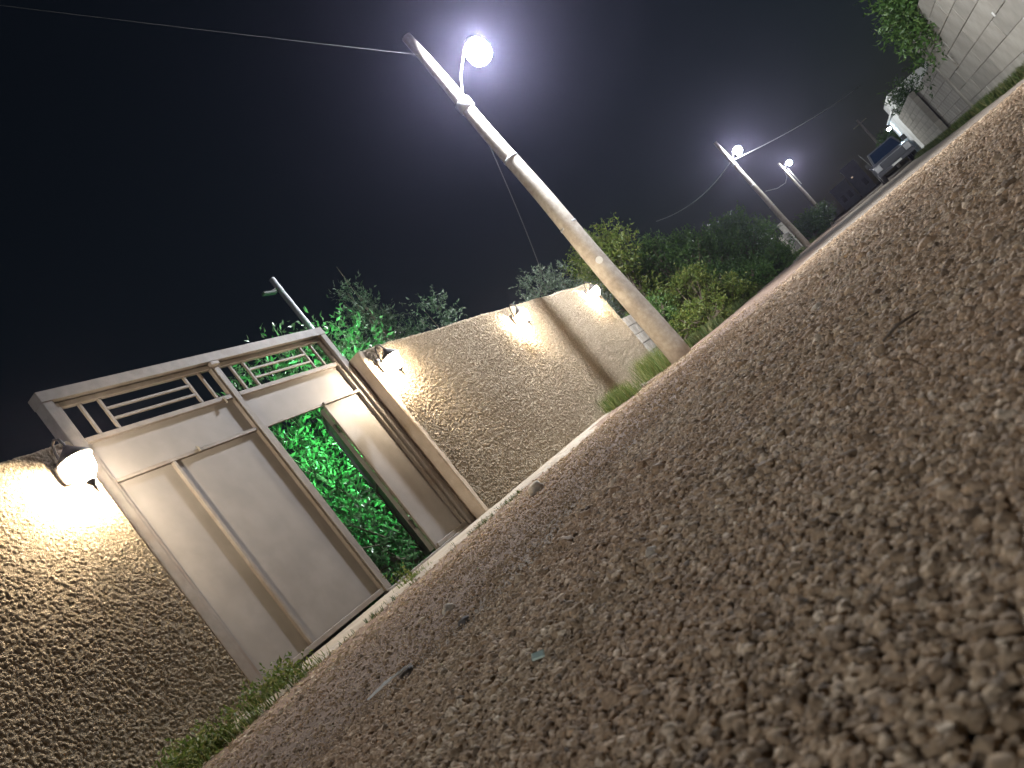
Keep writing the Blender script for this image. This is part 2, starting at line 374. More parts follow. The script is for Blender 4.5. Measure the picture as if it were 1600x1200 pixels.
# ------------------------------------------------------------------ rough-cast walls
WX = -4.24; WXL = -4.12; GX = -4.40
def lumps(h, w, res, seed, rmin=.007, rmax=.0175, cover=.85, hmul=.85):
    rg = np.random.default_rng(seed); H = np.zeros((h, w), np.float32)
    rm = (rmin+rmax)/2; n = int(h*w*res*res/(PI*rm*rm)*cover)
    cyy = rg.uniform(0, h, n); cx = rg.uniform(0, w, n); rad = rg.uniform(rmin, rmax, n)/res
    asp = rg.uniform(.7, 1.35, n); hh = rad*res*hmul*rg.uniform(.45, 1.1, n)
    for i in range(n):
        r = rad[i]; ra = r*asp[i]; rb = r/asp[i]
        y0 = max(int(cyy[i]-ra), 0); y1 = min(int(cyy[i]+ra)+2, h); x0 = max(int(cx[i]-rb), 0); x1 = min(int(cx[i]+rb)+2, w)
        if y1 <= y0 or x1 <= x0: continue
        yy = (np.arange(y0, y1)-cyy[i])/ra; xx = (np.arange(x0, x1)-cx[i])/rb
        d = 1-(yy[:, None]**2+xx[None]**2)
        b = np.sqrt(np.clip(d, 0, 1))*hh[i]
        np.maximum(H[y0:y1, x0:x1], b, out=H[y0:y1, x0:x1])
    return H
def stucco_wall(y0, y1, ztop, res, seed, zbot=-.05, thick=.2, mul=1.0, tilt=0.0, wx=WX, rmin=.0065, rmax=.015):
    """one sheet bending from the wall's top over the front edge down to the ground, displaced by thrown-plaster lumps"""
    ns_top = int(thick/res); nz_ = int((ztop-zbot)/res); ny_ = int((y1-y0)/res)+1
    rc = .03
    path = [(-thick+i*res, 0, 0, 1) for i in range(ns_top) if -thick+i*res < -rc]
    for k in range(7):
        a = PI/2*(1-k/6); path.append((-rc+rc*math.cos(a), -rc+rc*math.sin(a), math.cos(a), math.sin(a)))
    path += [(0, -rc-(i+1)*res, 1, 0) for i in range(nz_-int(rc/res))]
    path = np.array(path); h = len(path)
    Hm = (lumps(h, ny_, res, seed, rmin, rmax)+.35*lumps(h, ny_, res, seed+5, .004, .007, .6, .8))*mul
    ys = y0+np.arange(ny_)*res
    lo = np.array([mnoise.noise((float(q)*1.3, seed, .0)) for q in ys])*.018
    Hm = Hm*(.85+.3*rng.random(Hm.shape)) + .008*np.sin(ys[None]*3+seed)*np.sin(np.arange(h)[:, None]*res*4)
    X_ = wx + path[:, 0:1] + path[:, 2:3]*Hm
    Z_ = ztop + path[:, 1:2] + path[:, 3:4]*Hm + lo[None]*(np.clip((path[:, 1:2]+.5)/.5, 0, 1)) + tilt*(ys-y0)[None]
    jy = rng.normal(0, res*.12, Hm.shape)
    V = np.stack([X_, np.broadcast_to(ys[None], Hm.shape)+jy, Z_], -1)
    I = np.arange(h*ny_).reshape(h, ny_)
    F = np.stack([I[:-1, :-1], I[1:, :-1], I[1:, 1:], I[:-1, 1:]], -1).reshape(-1, 4)
    return V.reshape(-1, 3), F
wl = empty('boundary_wall', (WXL, 1.5, .12), 'rough-cast beige wall left of the gate, lit by the nearest lantern', 'wall')
V, F = stucco_wall(-.1, 3.305, ZC+1.955, .0046, 3, mul=.62, thick=.3, wx=WXL, rmin=.0055, rmax=.0115)
np_mesh('rough_plaster', V-np.array([WXL, 1.5, .12]), F, M['stucco'], wl, smooth=True)
part('wall_core', M['plaster'], wl, (WXL-.305, WXL-.012, -.1, 3.31, -.1, ZC+1.92))
wr = empty('boundary_wall', (WX, 10.4, .12), 'long rough-cast beige wall between the gate and the tall pole', 'wall')
V, F = stucco_wall(6.69, 14.29, ZC+2.035, .0062, 11, mul=1.0)
np_mesh('rough_plaster', V-np.array([WX, 10.4, .12]), F, M['stucco'], wr, smooth=True)
part('wall_core', M['plaster'], wr, (WX-.205, WX-.012, 6.66, 14.29, -.1, ZC+2.0))
# smooth plaster return beside the gate, with a slightly wavy edge
m = MB(); zs = np.linspace(0.0, ZC+2.02, 30)
for i in range(29):
    w0 = .05+.010*math.sin(i*1.3)+.007*math.sin(i*3.1); w1 = .05+.010*math.sin((i+1)*1.3)+.007*math.sin((i+1)*3.1)
    x0 = WX-.20
    m.add([(x0, 6.63, zs[i]), (WX+.006, 6.63, zs[i]), (WX+.012, 6.645, zs[i]), (WX+.008, 6.66+w0, zs[i]), (x0, 6.63, zs[i+1]), (WX+.006, 6.63, zs[i+1]), (WX+.012, 6.645, zs[i+1]), (WX+.008, 6.66+w1, zs[i+1])],
          [(0, 1, 5, 4), (1, 2, 6, 5), (2, 3, 7, 6)])
m.add([(WX-.2, 6.63, zs[-1]), (WX+.006, 6.63, zs[-1]), (WX+.008, 6.72, zs[-1]), (WX-.2, 6.72, zs[-1])], [(0, 1, 2, 3)])
m.build('smooth_reveal', M['plaster'], wr)

# concrete threshold strip at the foot of the gate and walls
m = MB(); ys = np.arange(-1.0, 14.6, .12)
def strip_edge(y): return -3.74+.05*math.sin(y*1.7)+.035*math.sin(y*4.3+1)+.02*math.sin(y*11)
vs = []; fs = []
for i, y in enumerate(ys):
    e = strip_edge(y) - (.22 if y > 8 else 0)*min(1, (y-8)/2 if y > 8 else 0) - .3*max(0, min(1, (2.6-y)/1.5))
    e = max(e, WX-.1) if e > WX-.1 else WX-.1
    for x, z in ((-4.6, .147), (-4.22, .146), (e-.1, .116), (e-.02, .108), (e+.03, .06)): vs.append((x, y, z+.0025*math.sin(y*7+x*9)))
n = len(ys)
for i in range(n-1):
    for k in range(4): fs.append((i*5+k, i*5+k+1, (i+1)*5+k+1, (i+1)*5+k))
m.add(vs, fs); o = m.build('threshold_path', M['concrete'], smooth=True); tag(o, kind='structure')

# ------------------------------------------------------------------ gate
gate = empty('gate', (GX, 5.04, ZC), 'taupe sheet-metal double gate with barred transom and open wicket', 'gate')
def gp(name, mt, par, y0, y1, z0, z1, x0=-.02, x1=.02, b=.003):
    return part(name, mt, par, (GX+x0, GX+x1, y0, y1, ZC+z0, ZC+z1), b=b)
T = M['gate2']
gp('frame_post', T, gate, 3.50, 3.575, -.01, 2.455, -.05, .05); gp('frame_post', T, gate, 6.505, 6.58, -.01, 2.455, -.05, .05)
gp('frame_post', T, gate, 6.582, 6.626, -.01, 2.10, -.05, .03)
gp('frame_top', T, gate, 3.497, 6.583, 2.375, 2.46, -.055, .055)
gp('sill', T, gate, 5.03, 6.50, .0, .028, -.03, .035)
def leaf(sgn):
    c = 5.04; f = lambda d: c+sgn*d
    def g2(name, mt, par, d0, d1, z0, z1, x0=-.02, x1=.02, b=.003):
        a, bb = sorted((f(d0), f(d1))); return gp(name, mt, par, a, bb, z0, z1, x0, x1, b)
    m = MB(); S = lambda d0, d1, z0, z1, x0=-.02, x1=.022: m.box(GX+x0, GX+x1, *sorted((f(d0), f(d1))), ZC+z0, ZC+z1, b=.003)
    S(.006, .046, .03, 2.365); S(1.418, 1.458, .03, 2.365)
    S(.0465, 1.4175, 2.325, 2.364); S(.0465, 1.4175, 2.02, 2.06)
    if sgn < 0: S(.0465, 1.4175, .031, .071)
    lf = m.build('gate_leaf', T, gate)
    for d in (.175, .335, 1.12, 1.275): g2('grille_bar', T, lf, d-.011, d+.011, 2.0605, 2.3245, -.011, .011, .002)
    for z in (2.148, 2.237): g2('grille_bar', T, lf, .3465, 1.1085, z-.010, z+.010, -.010, .010, .002)
    g2('upper_panel', M['gate'], lf, .0465, 1.4175, 1.705, 2.0195, -.013, -.009, 0)
    g2('rail', T, lf, .0465 if sgn < 0 else .86, 1.4175, 1.685, 1.713, -.02, .02)
    if sgn < 0:
        g2('lower_panel', M['gate'], lf, .0465, .915, .0715, 1.6845, -.013, -.009, 0)
        g2('lower_panel', M['gate'], lf, .945, 1.4175, .0715, 1.6845, -.013, -.009, 0)
        g2('stiffener', T, lf, .9155, .9445, .0715, 1.6845, -.02, .02)
    else:
        g2('rail', T, lf, .0465, .8595, 1.685, 1.705, -.018, .004)
        g2('lower_panel', M['gate'], lf, .888, 1.4175, .0715, 1.6845, -.013, -.009, 0)
        g2('stile', T, lf, .858, .8875, .03, 1.6845, -.018, .008); g2('rail', T, lf, .888, 1.4175, .031, .071, -.02, .02)
    return lf
ll = leaf(-1); lr = leaf(1)
gp('cover_strip', T, gate, 5.0145, 5.046, .02, 2.34, .0225, .030)
gp('cover_strip', T, gate, 5.089, 5.113, .03, 1.684, -.02, .015)
gp('bolt_bracket', T, gate, 4.985, 5.085, 2.335, 2.372, .0225, .062, .006)
for (y, z) in ((4.36, 1.722), (4.90, 2.032)):
    m = MB(); m.box(GX+.02, GX+.03, y-.015, y+.015, ZC+z, ZC+z+.010, b=.002); m.box(GX+.02, GX+.034, y-.005, y+.005, ZC+z-.04, ZC+z-.0005, b=.002); m.build('bolt_tab', M['paleblock'], gate)
# wicket door swung inwards
wd = bpy.data.objects.new('wicket_door', None)
hx, hy = GX-.05, 5.90; a = R(42); dx, dy = -math.sin(a), math.cos(a); px_, py_ = dy, -dx
def wd_box(m, s0, s1, t0, t1, z0, z1):
    c = [(hx+dx*s+px_*t, hy+dy*s+py_*t) for s, t in ((s0, t0), (s1, t0), (s1, t1), (s0, t1))]
    m.add([(*q, ZC+z0) for q in c]+[(*q, ZC+z1) for q in c], [(0, 3, 2, 1), (4, 5, 6, 7), (0, 1, 5, 4), (1, 2, 6, 5), (2, 3, 7, 6), (3, 0, 4, 7)])
bpy.data.objects.remove(wd)
m = MB(); wd_box(m, 0, .04, -.02, .02, .05, 1.67); wd_box(m, .72, .76, -.02, .02, .05, 1.67); wd_box(m, .0405, .7195, -.02, .02, 1.63, 1.67); wd_box(m, .0405, .7195, -.02, .02, .05, .09)
wdo = m.build('wicket_door', M['door'], gate)
m = MB(); wd_box(m, .0405, .7195, -.003, .003, .0905, 1.6295); m.build('panel', M['door'], wdo)
m = MB(); wd_box(m, .0405, .7195, -.0185, -.0035, .84, .88); m.build('rail', M['door'], wdo)
for z in (.3, 1.4): MB().tube([(hx+.012, hy-.012, ZC+z), (hx+.012, hy-.012, ZC+z+.09)], .011, 8).build('hinge', M['iron'], wdo)

# ------------------------------------------------------------------ lanterns
def lantern(y, z, label, wx=WX):
    """hooked arm on a back plate; flared cap; ribbed glass cup narrowing to a pointed foot"""
    t = empty('wall_lantern', (wx+.01, y, z), label, 'lantern', 'wall lanterns')
    lx = .165
    m = MB(); m.lathe([(.002, -.07), (.03, -.065), (.036, -.03), (.036, .03), (.03, .065), (.002, .07)], (0, 0, 0), 14)
    m.v = [(.018+p[0]*.55, p[1], p[2]-.03) for p in m.v]; m.build('back_plate', M['iron'], t, True, world=False)
    pts = [(.035, 0, -.05), (.05, 0, .01), (.062, 0, .075), (.085, 0, .118), (.118, 0, .130), (.152, 0, .110), (lx, 0, .068), (lx, 0, .045)]
    MB().tube(pts, .0075, 8).build('arm', M['iron'], t, True, world=False)
    MB().lathe([(.004, .062), (.014, .058), (.022, .045), (.05, .020), (.088, -.012), (.098, -.03), (.095, -.034), (.08, -.018), (.045, .012), (.01, .035)], (lx, 0, 0), 20).build('cap', M['iron'], t, True, world=False)
    prof = [(.074, -.032), (.080, -.06), (.066, -.12), (.026, -.166), (.048, -.165), (.064, -.12), (.074, -.06), (.070, -.032)]
    vs = []; n = 18; fs = []
    for r_, z_ in prof[:4]:
        for k in range(n): vs.append((lx+r_*math.cos(2*PI*k/n), r_*math.sin(2*PI*k/n), z_))
    for i in range(3):
        for k in range(n): fs.append((i*n+k, i*n+(k+1) % n, (i+1)*n+(k+1) % n, (i+1)*n+k))
    MB().add(vs, fs).build('glass', M['frost'], t, True, world=False)
    for k in range(6):
        c, s_ = math.cos(2*PI*k/6+.3), math.sin(2*PI*k/6+.3)
        MB().tube([(lx+r_*1.03*c, r_*1.03*s_, z_) for r_, z_ in prof[:4]], .0028, 5).build('rib', M['iron'], t, world=False)
    MB().lathe([(.024, -.166), (.027, -.172), (.018, -.185), (.008, -.2), (.007, -.207), (.011, -.214), (.006, -.224), (.002, -.247)], (lx, 0, 0), 14).build('foot', M['iron'], t, True, world=False)
    MB().lathe([(.004, -.035), (.013, -.042), (.018, -.052), (.036, -.08), (.040, -.1), (.032, -.125), (.004, -.140)], (lx, 0, 0), 12).build('bulb', M['bulb'], t, True, world=False)
    t.scale = (1.0, 1.12, 1.12)
    return t
LZ = ZC+1.83
lantern(3.125, ZC+1.777, 'lit black iron lantern on the wall left of the gate', WXL)
lantern(6.80, LZ, 'lit iron lantern on the long wall, nearest the gate')
lantern(10.26, LZ+.02, 'lit iron lantern midway along the long wall')
lantern(13.62, LZ+.03, 'lit iron lantern at the far end of the long wall, beside the pole')

# ------------------------------------------------------------------ street lights
def street_light(base, h, lamp, label, r0=.19, r1=.085, arm=True):
    bx, by, bz = base; t = empty('street_light', base, label, 'street light', 'street lights along the lane')
    n = 14; pts = [(bx+.01*math.sin(i*1.1), by+.008*math.sin(i*.7+1), bz-.3+(h+.3)*i/n) for i in range(n+1)]
    MB().tube(pts, [r0+(r1-r0)*i/n for i in range(n+1)], 20).build('pole', M['pole'], t, True)
    lx, ly, lz = lamp
    for zb in (2.55, 3.9):
        k = (zb+.3)/(h+.3); MB().tube([(bx, by, bz+zb), (bx, by, bz+zb+.035)], r0+(r1-r0)*k+.006, 20).build('steel_band', M['steel'], t, True)
    if by == 11.6: MB().tube([(bx+.06, by-.165, ZC+1.78), (bx+.066, by-.176, ZC+1.78)], .055, 14).build('tag_plate', M['white'], t)
    if arm:
        MB().tube([(bx, by, lz-.35), (bx+(lx-bx)*.35, by+(ly-by)*.35, lz-.02), (lx-.12*np.sign(lx-bx), ly, lz+.22), (lx+.0*np.sign(lx-bx), ly, lz+.25)], .017, 8).build('bracket', M['steel'], t, True)
        MB().tube([(bx, by, lz-.45), (bx, by, lz-.30)], r0*.72, 16).build('collar', M['steel'], t, True)
    hd = MB(); hd.lathe([(.02, .27), (.06, .26), (.09, .22), (.13, .19), (.135, .17), (.02, .172)], (lx, ly, lz), 20); head = hd.build('lamp_head', M['steel'], t, True)
    MB().lathe([(.09, .168), (.14, .14), (.172, .08), (.18, .0), (.172, -.07), (.145, -.125), (.09, -.17), (.04, -.185), (.005, -.188)], (lx, ly, lz), 24).build('lens', M['lamp'] if by < 20 else M['lamp2'], head, True)
    return t
P1 = (-3.13, 11.6)
street_light((*P1, gz1(*P1)), 6.45, (-2.45, 11.6, ZC+5.32), 'tall pale pole with the brightest white lamp, at the end of the long wall', r0=.18, r1=.08)
street_light((-3.3, -17.6, gz1(-3.3, -17.6)), 6.45, (-2.62, -17.6, ZC+5.32), 'street light behind the viewer, next in the row along the lane', r0=.18, r1=.08)
street_light((-2.95, 40.8, gz1(-2.95, 40.8)), 6.65, (-2.42, 40.8, ZC+5.6), 'second lit street light along the lane, beyond the trees', r0=.16)
street_light((-2.53, 69, gz1(-2.53, 69)), 6.4, (-1.92, 69, ZC+6.0), 'farthest and smallest lit street light down the lane', r0=.16)

def catenary(a, b, sag, n=24):
    a, b = Vector(a), Vector(b); return [a.lerp(b, i/n)-Vector((0, 0, sag*4*(i/n)*(1-i/n))) for i in range(n+1)]
o = MB().tube(catenary((-3.13, 11.6, ZC+6.0), (-7.0, -10, ZC+8.0), .15), .0022, 5).build('overhead_wire', M['rubber'], None, True); tag(o, 'thin overhead wire running up left from the brightest pole', 'wire')
o = MB().tube(catenary((-3.2, 11.6, ZC+4.4), (-5.9, 15.6, 1.9), .3), .007, 5).build('drop_cable', M['cable'], None, True); tag(o, 'thin cable dropping from the tall pole into the garden', 'cable')
o = MB().tube(catenary((-2.95, 40.8, ZC+5.45), (4.1, 55, ZC+5.4), .22), .026, 5).build('overhead_wire', M['cablel'], None, True); tag(o, 'pale wire leaving the second street light to the right', 'wire')
o = MB().tube(catenary((-3.0, 40.8, ZC+5.45), (-8.5, 46.5, ZC+6.6), .45), .02, 5).build('overhead_wire', M['cablel'], None, True); tag(o, 'pale wire leaving the second street light to the left', 'wire')
o = MB().tube([(-2.6, 69, ZC+5.8), (-2.7, 69, ZC+5.3), (-3.1, 69, ZC+5.0), (-3.8, 69, ZC+5.1), (-4.6, 69, ZC+5.55)], .026, 5).build('looped_cable', M['cablel'], None, True); tag(o, 'short looped cable hanging beside the farthest street light', 'cable')
o = MB().tube(catenary((-2.28, 69, ZC+5.7), (-2.28, 68.9, ZC+4.1), 0), .026, 5).build('pole_cable', M['cablel'], None, True); tag(o, 'cable running down beside the farthest lit pole', 'cable')

# unlit pole far right, and thin garden pole behind the gate
t = empty('utility_pole', (5.0, 98, gz1(5, 98)), 'unlit grey utility pole rising behind the parked truck', 'pole')
MB().tube([(5, 98, -.2), (5, 98, ZC+7.1)], [.2, .12], 12).build('pole', M['pole'], t, True)
MB().tube([(4.2, 98, ZC+6.6), (5.8, 98, ZC+6.6)], .06, 6).build('cross_arm', M['pole'], t, True)
t = empty('garden_pole', (-5.40, 8.0, .13), 'thin metal pole with a small unlit lamp behind the gate', 'pole')
MB().tube([(-5.40, 8.0, .1), (-5.40, 8.0, ZC+3.86)], [.043, .036], 12).build('pole', M['steel'], t, True)
m = MB(); m.box(-5.46, -5.40, 7.70, 7.94, ZC+3.66, ZC+3.70, b=.01); m.build('lamp_head', M['rubber'], t)
MB().tube([(-5.43, 7.8, ZC+3.67), (-5.41, 7.97, ZC+3.72)], .015, 6).build('bracket', M['iron'], t)

# green floodlight fixed to the back of the long wall, shining on the shrub
t = empty('garden_floodlight', (WX-.2, 7.25, ZC+1.62), 'green floodlight on the back of the long wall behind the gate', 'floodlight')
m = MB(); m.box(WX-.33, WX-.215, 7.15, 7.35, ZC+1.54, ZC+1.72, b=.01); m.build('housing', M['iron'], t)
m = MB(); m.box(WX-.338, WX-.332, 7.165, 7.335, ZC+1.555, ZC+1.705); m.build('lens', emis('green_led', (.05, 1, .22), 12), t)
ld = bpy.data.lights.new('green_light', 'SPOT'); ld.energy = GREEN_W; ld.color = (.19, 1, .36); ld.shadow_soft_size = .06; ld.spot_size = R(120); ld.spot_blend = .5
lo = bpy.data.objects.new('green_light', ld); COL.objects.link(lo); lo.parent = t
lo.location = (-.18, 0, 0); lo.rotation_euler = Vector((.9, -.4, -.22)).to_track_quat('Z', 'Y').to_euler()

# ------------------------------------------------------------------ plants
def leaf_verts(P, Nrm, L, Wd, fold=.25):
    """P (n,3) bases, Nrm leaf directions, L/Wd (n,) -> folded six-point leaves, 4 tris each"""
    n = len(P); d = Nrm/np.linalg.norm(Nrm, axis=1, keepdims=True)
    rv = rng.normal(size=(n, 3)); s = np.cross(d, rv); s /= np.linalg.norm(s, axis=1, keepdims=True)+1e-9; u = np.cross(s, d)
    L = L[:, None]; Wd = Wd[:, None]
    v = np.stack([P, P+d*L*.38+s*Wd*.5+u*Wd*fold, P+d*L*.42, P+d*L*.38-s*Wd*.5+u*Wd*fold, P+d*L-u*L*.12], 1).reshape(-1, 3)
    b = (np.arange(n)*5)[:, None]
    f = np.concatenate([b+np.array([[0, 1, 2]]), b+np.array([[1, 4, 2]]), b+np.array([[0, 2, 3]]), b+np.array([[2, 4, 3]])], 0)
    return v, f
def foliage(clusters, n, leaf, wid, up=.25, shell=.55, twig=True):
    """clusters [(cx,cy,cz,rx,ry,rz)]; leaves sit in sprays along short twigs spread through each cluster"""
    cl = np.array(clusters, float); vol = cl[:, 3]*cl[:, 4]*cl[:, 5]; pr = vol**.8/np.sum(vol**.8)
    k = 9; nt_ = max(1, n//k); ci = rng.choice(len(cl), nt_, p=pr)
    d = rng.normal(size=(nt_, 3)); d /= np.linalg.norm(d, axis=1, keepdims=True)
    r = (shell+(1-shell)*rng.random(nt_))*rng.uniform(.75, 1.12, nt_)
    base = cl[ci, :3]+d*cl[ci, 3:6]*r[:, None]
    td = d+rng.normal(0, .45, (nt_, 3)); td[:, 2] += up; td /= np.linalg.norm(td, axis=1, keepdims=True)
    tl = leaf*rng.uniform(1.6, 3.6, nt_)
    s = np.tile(np.linspace(0, 1, k), nt_); bi = np.repeat(np.arange(nt_), k)
    P = base[bi]+td[bi]*(tl[bi]*s)[:, None]+rng.normal(0, leaf*.18, (nt_*k, 3))
    ld = td[bi]*.7+rng.normal(0, .75, (nt_*k, 3)); ld[:, 2] += .1
    L = leaf*rng.uniform(.6, 1.25, nt_*k); Wd = wid*rng.uniform(.7, 1.2, nt_*k)
    return leaf_verts(P, ld, L, Wd)
def plant(name, base, clusters, n, leaf, wid, mt, label, cat, group=None, stem=.05, limbs=True, up=.25, shell=.5, crown='crown', trunk='trunk'):
    b = Vector(base); t = empty(name, base, label, cat, group)
    loc = [(c[0]-b.x, c[1]-b.y, c[2]-b.z, *c[3:]) for c in clusters]
    v, f = foliage(loc, n, leaf, wid, up, shell)
    np_mesh(crown, v, f, mt, t)
    m = MB(); top = max(c[2] for c in loc)
    hz = min(c[2]-c[5] for c in loc)*.6+.1
    hz = max(hz, .15)
    m.tube([(0, 0, -.1), (.02*stem*20, .01, hz*.5), (.0, .02, hz)], [stem, stem*.85, stem*.7], 8)
    for c in loc:
        q = Vector(c[:3]); j = Vector((rng.normal()*.08, rng.normal()*.08, 0)); mid = Vector((0, .02, hz)).lerp(q, .5)+j
        m.tube([(0, .02, hz-.05), mid, q+Vector((0, 0, c[5]*.5))], [stem*.55, stem*.36, stem*.1], 6)
        for _ in range(3):
            e = q+Vector(tuple(rng.normal(0, .5, 3)*np.array(c[3:6]))); m.tube([mid, mid.lerp(e, .55)+j*.4, e], [stem*.25, stem*.16, stem*.05], 5)
    m.build(trunk, M['bark'], t, world=False)
    return t
G0 = .13
def cl_col(x, y, zs, r, jit=.3, rz=None):
    return [(x+rng.uniform(-jit, jit), y+rng.uniform(-jit, jit), z, r*rng.uniform(.75, 1.15), r*rng.uniform(.75, 1.15), (rz or r)*rng.uniform(.8, 1.1)) for z in zs]
# green-lit shrub seen through the wicket and the transom
cl = cl_col(-6.2, 7.3, (.4, .8, 1.2, 1.6, 2.0), .45, .3)+cl_col(-6.1, 8.2, (.4, .8, 1.2, 1.6, 2.0, 2.4, 2.8, 3.1), .5, .4)+cl_col(-6.2, 9.1, (.6, 1.1, 1.6, 2.1, 2.6, 3.0, 3.3), .55, .4)+cl_col(-7.0, 8.6, (.5, 1.1, 1.7, 2.3, 2.8, 3.2), .6, .4)+cl_col(-5.75, 6.9, (.4, .8, 1.2), .36, .2)+cl_col(-6.3, 9.9, (1.2, 1.8, 2.4, 2.9), .5, .3)
shrub = plant('garden_shrub', (-6.3, 8.4, G0), cl, 17000, .10, .036, M['leafg'], 'large leafy shrub glowing green behind the open wicket', 'shrub', stem=.05, shell=.35)
# conifer-like dim tree right of it
cl = [(-6.7+rng.uniform(-.3, .3)*(1-i/14), 11.4+rng.uniform(-.35, .35)*(1-i/14), 1.2+i*.235, .75*(1-i/15)+.16, .75*(1-i/15)+.16, .35) for i in range(14)]
plant('garden_tree', (-6.7, 11.4, G0), cl, 16000, .08, .022, M['leafs'], 'dim pointed tree rising behind the near end of the long wall', 'tree', stem=.06, up=.6)
cl = cl_col(-6.3, 12.3, (1.4, 1.9, 2.4, 2.9, 3.3), .5, .4)
plant('garden_shrub', (-6.3, 12.3, G0), cl, 5200, .07, .026, M['leafs'], 'grey-leaved shrub just right of the dim pointed tree', 'shrub', stem=.035)
for (x, y, h, r_, n, lab) in ((-5.5, 14.3, 2.75, .38, 1500, 'low dark shrub peeping over the long wall left of the taller twigs'), (-5.6, 15.9, 3.55, .42, 2600, 'loose upright shrub above the middle of the long wall'),
                              (-5.3, 16.0, 3.05, .4, 2200, 'leafy shrub behind the lantern midway along the long wall'), (-5.5, 17.6, 3.35, .36, 1900, 'feathery shrub above the far part of the long wall')):
    zs = np.arange(1.2, h-.1, .38)
    plant('garden_shrub', (x, y, G0), cl_col(x, y, zs, r_, .35), int(n*1.5), .075, .028, M['leafs'], lab, 'shrub', stem=.03, up=.7)
plant('garden_tree', (-8.0, 4.6, G0), cl_col(-8.0, 4.6, (1.5, 2.1, 2.7, 3.1), .6, .35), 3000, .08, .03, M['leafd'], 'dark tree at the left edge above the near wall', 'tree', stem=.06)
# hedge and trees beyond the tall pole
def bushy(name, x, y, h, r_, n, leaf_, mt, lab, cat, k=26, group=None, low=.25):
    cl = []
    for i in range(k):
        z = low+(h-low-.25)*rng.random()**.8; w = r_*(1-.55*(z/h)**2); a = rng.uniform(0, 2*PI); q = w*math.sqrt(rng.random())
        rr = r_*rng.uniform(.26, .46); cl.append((x+q*math.cos(a), y+q*math.sin(a), z+gz1(x, y), rr, rr, rr*.85))
    return plant(name, (x, y, gz1(x, y)-.02), cl, int(n*1.45), leaf_, leaf_*.42, mt, lab, cat, group, stem=.06)
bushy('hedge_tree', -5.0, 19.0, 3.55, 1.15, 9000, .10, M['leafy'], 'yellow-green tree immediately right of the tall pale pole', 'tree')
bushy('hedge_tree', -5.2, 23.5, 3.3, 1.25, 8000, .10, M['leaf'], 'dark green tree behind the yellow-green one by the pole', 'tree')
bushy('hedge_tree', -4.9, 28.2, 3.35, 1.4, 9000, .11, M['leaf'], 'broad green tree in the middle of the hedge beyond the pole', 'tree')
bushy('hedge_tree', -4.6, 33.8, 3.1, 1.45, 8000, .12, M['leaf'], 'rounded green tree left of the second street light', 'tree')
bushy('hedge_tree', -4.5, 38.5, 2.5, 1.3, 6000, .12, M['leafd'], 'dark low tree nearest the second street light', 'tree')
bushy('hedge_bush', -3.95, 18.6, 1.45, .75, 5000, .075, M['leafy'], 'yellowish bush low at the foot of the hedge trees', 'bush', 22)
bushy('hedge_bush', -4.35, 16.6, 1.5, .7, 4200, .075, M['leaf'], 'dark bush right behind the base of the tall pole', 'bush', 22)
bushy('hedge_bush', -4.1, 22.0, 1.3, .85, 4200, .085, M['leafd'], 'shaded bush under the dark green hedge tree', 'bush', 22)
bushy('hedge_bush', -3.9, 26.4, 1.1, .8, 3600, .09, M['leaf'], 'low green bush by the lane under the broad hedge tree', 'bush', 22)
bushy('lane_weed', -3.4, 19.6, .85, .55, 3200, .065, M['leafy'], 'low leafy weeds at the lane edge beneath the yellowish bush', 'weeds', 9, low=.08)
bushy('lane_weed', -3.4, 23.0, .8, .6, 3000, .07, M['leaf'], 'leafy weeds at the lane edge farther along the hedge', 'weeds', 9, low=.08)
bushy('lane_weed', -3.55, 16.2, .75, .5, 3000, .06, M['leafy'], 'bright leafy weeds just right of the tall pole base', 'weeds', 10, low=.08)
bushy('lane_weed', -3.3, 27.5, .85, .7, 3000, .08, M['leaf'], 'leafy weeds by the lane under the rounded hedge tree', 'weeds', 10, low=.08)
bushy('hedge_bush', -3.6, 32.5, 1.2, .8, 3000, .09, M['leaf'], 'low bush by the lane before the second street light', 'bush', 14)
bushy('hedge_bush', -3.5, 57, 1.6, 1.3, 3500, .16, M['leaf'], 'green bush by the lane beyond the second street light', 'bush', 10)
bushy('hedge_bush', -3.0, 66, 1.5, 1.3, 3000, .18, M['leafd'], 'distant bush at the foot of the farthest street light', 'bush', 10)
# right side: creeper over the pale wall, bush by the lamp-lit building
def over(x, y, z, r_, n, lab, mt, k=10, droop=.6):
    cl = [(x+rng.uniform(-.35, .5), y+rng.uniform(-.8, .8)*r_, z+rng.uniform(-droop, .55), r_*.42, r_*.42, r_*.4) for _ in range(k)]
    return plant('overhanging_shrub', (x+.6, y, .0), cl, n, .13, .05, mt, lab, 'shrub', stem=.05)
over(3.4, 20.3, ZC+2.3, 1.35, 9500, 'dense green shrub spilling over the top of the pale block wall', M['leaf'], 16)
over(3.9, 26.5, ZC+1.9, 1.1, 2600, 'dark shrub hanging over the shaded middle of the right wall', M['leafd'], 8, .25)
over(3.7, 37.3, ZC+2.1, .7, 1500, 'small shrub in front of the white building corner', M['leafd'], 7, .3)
bushy('roadside_bush', 3.2, 51.5, 2.3, .9, 3000, .13, M['leaf'], 'green bush behind the truck under the bluish lamp', 'bush', 10)

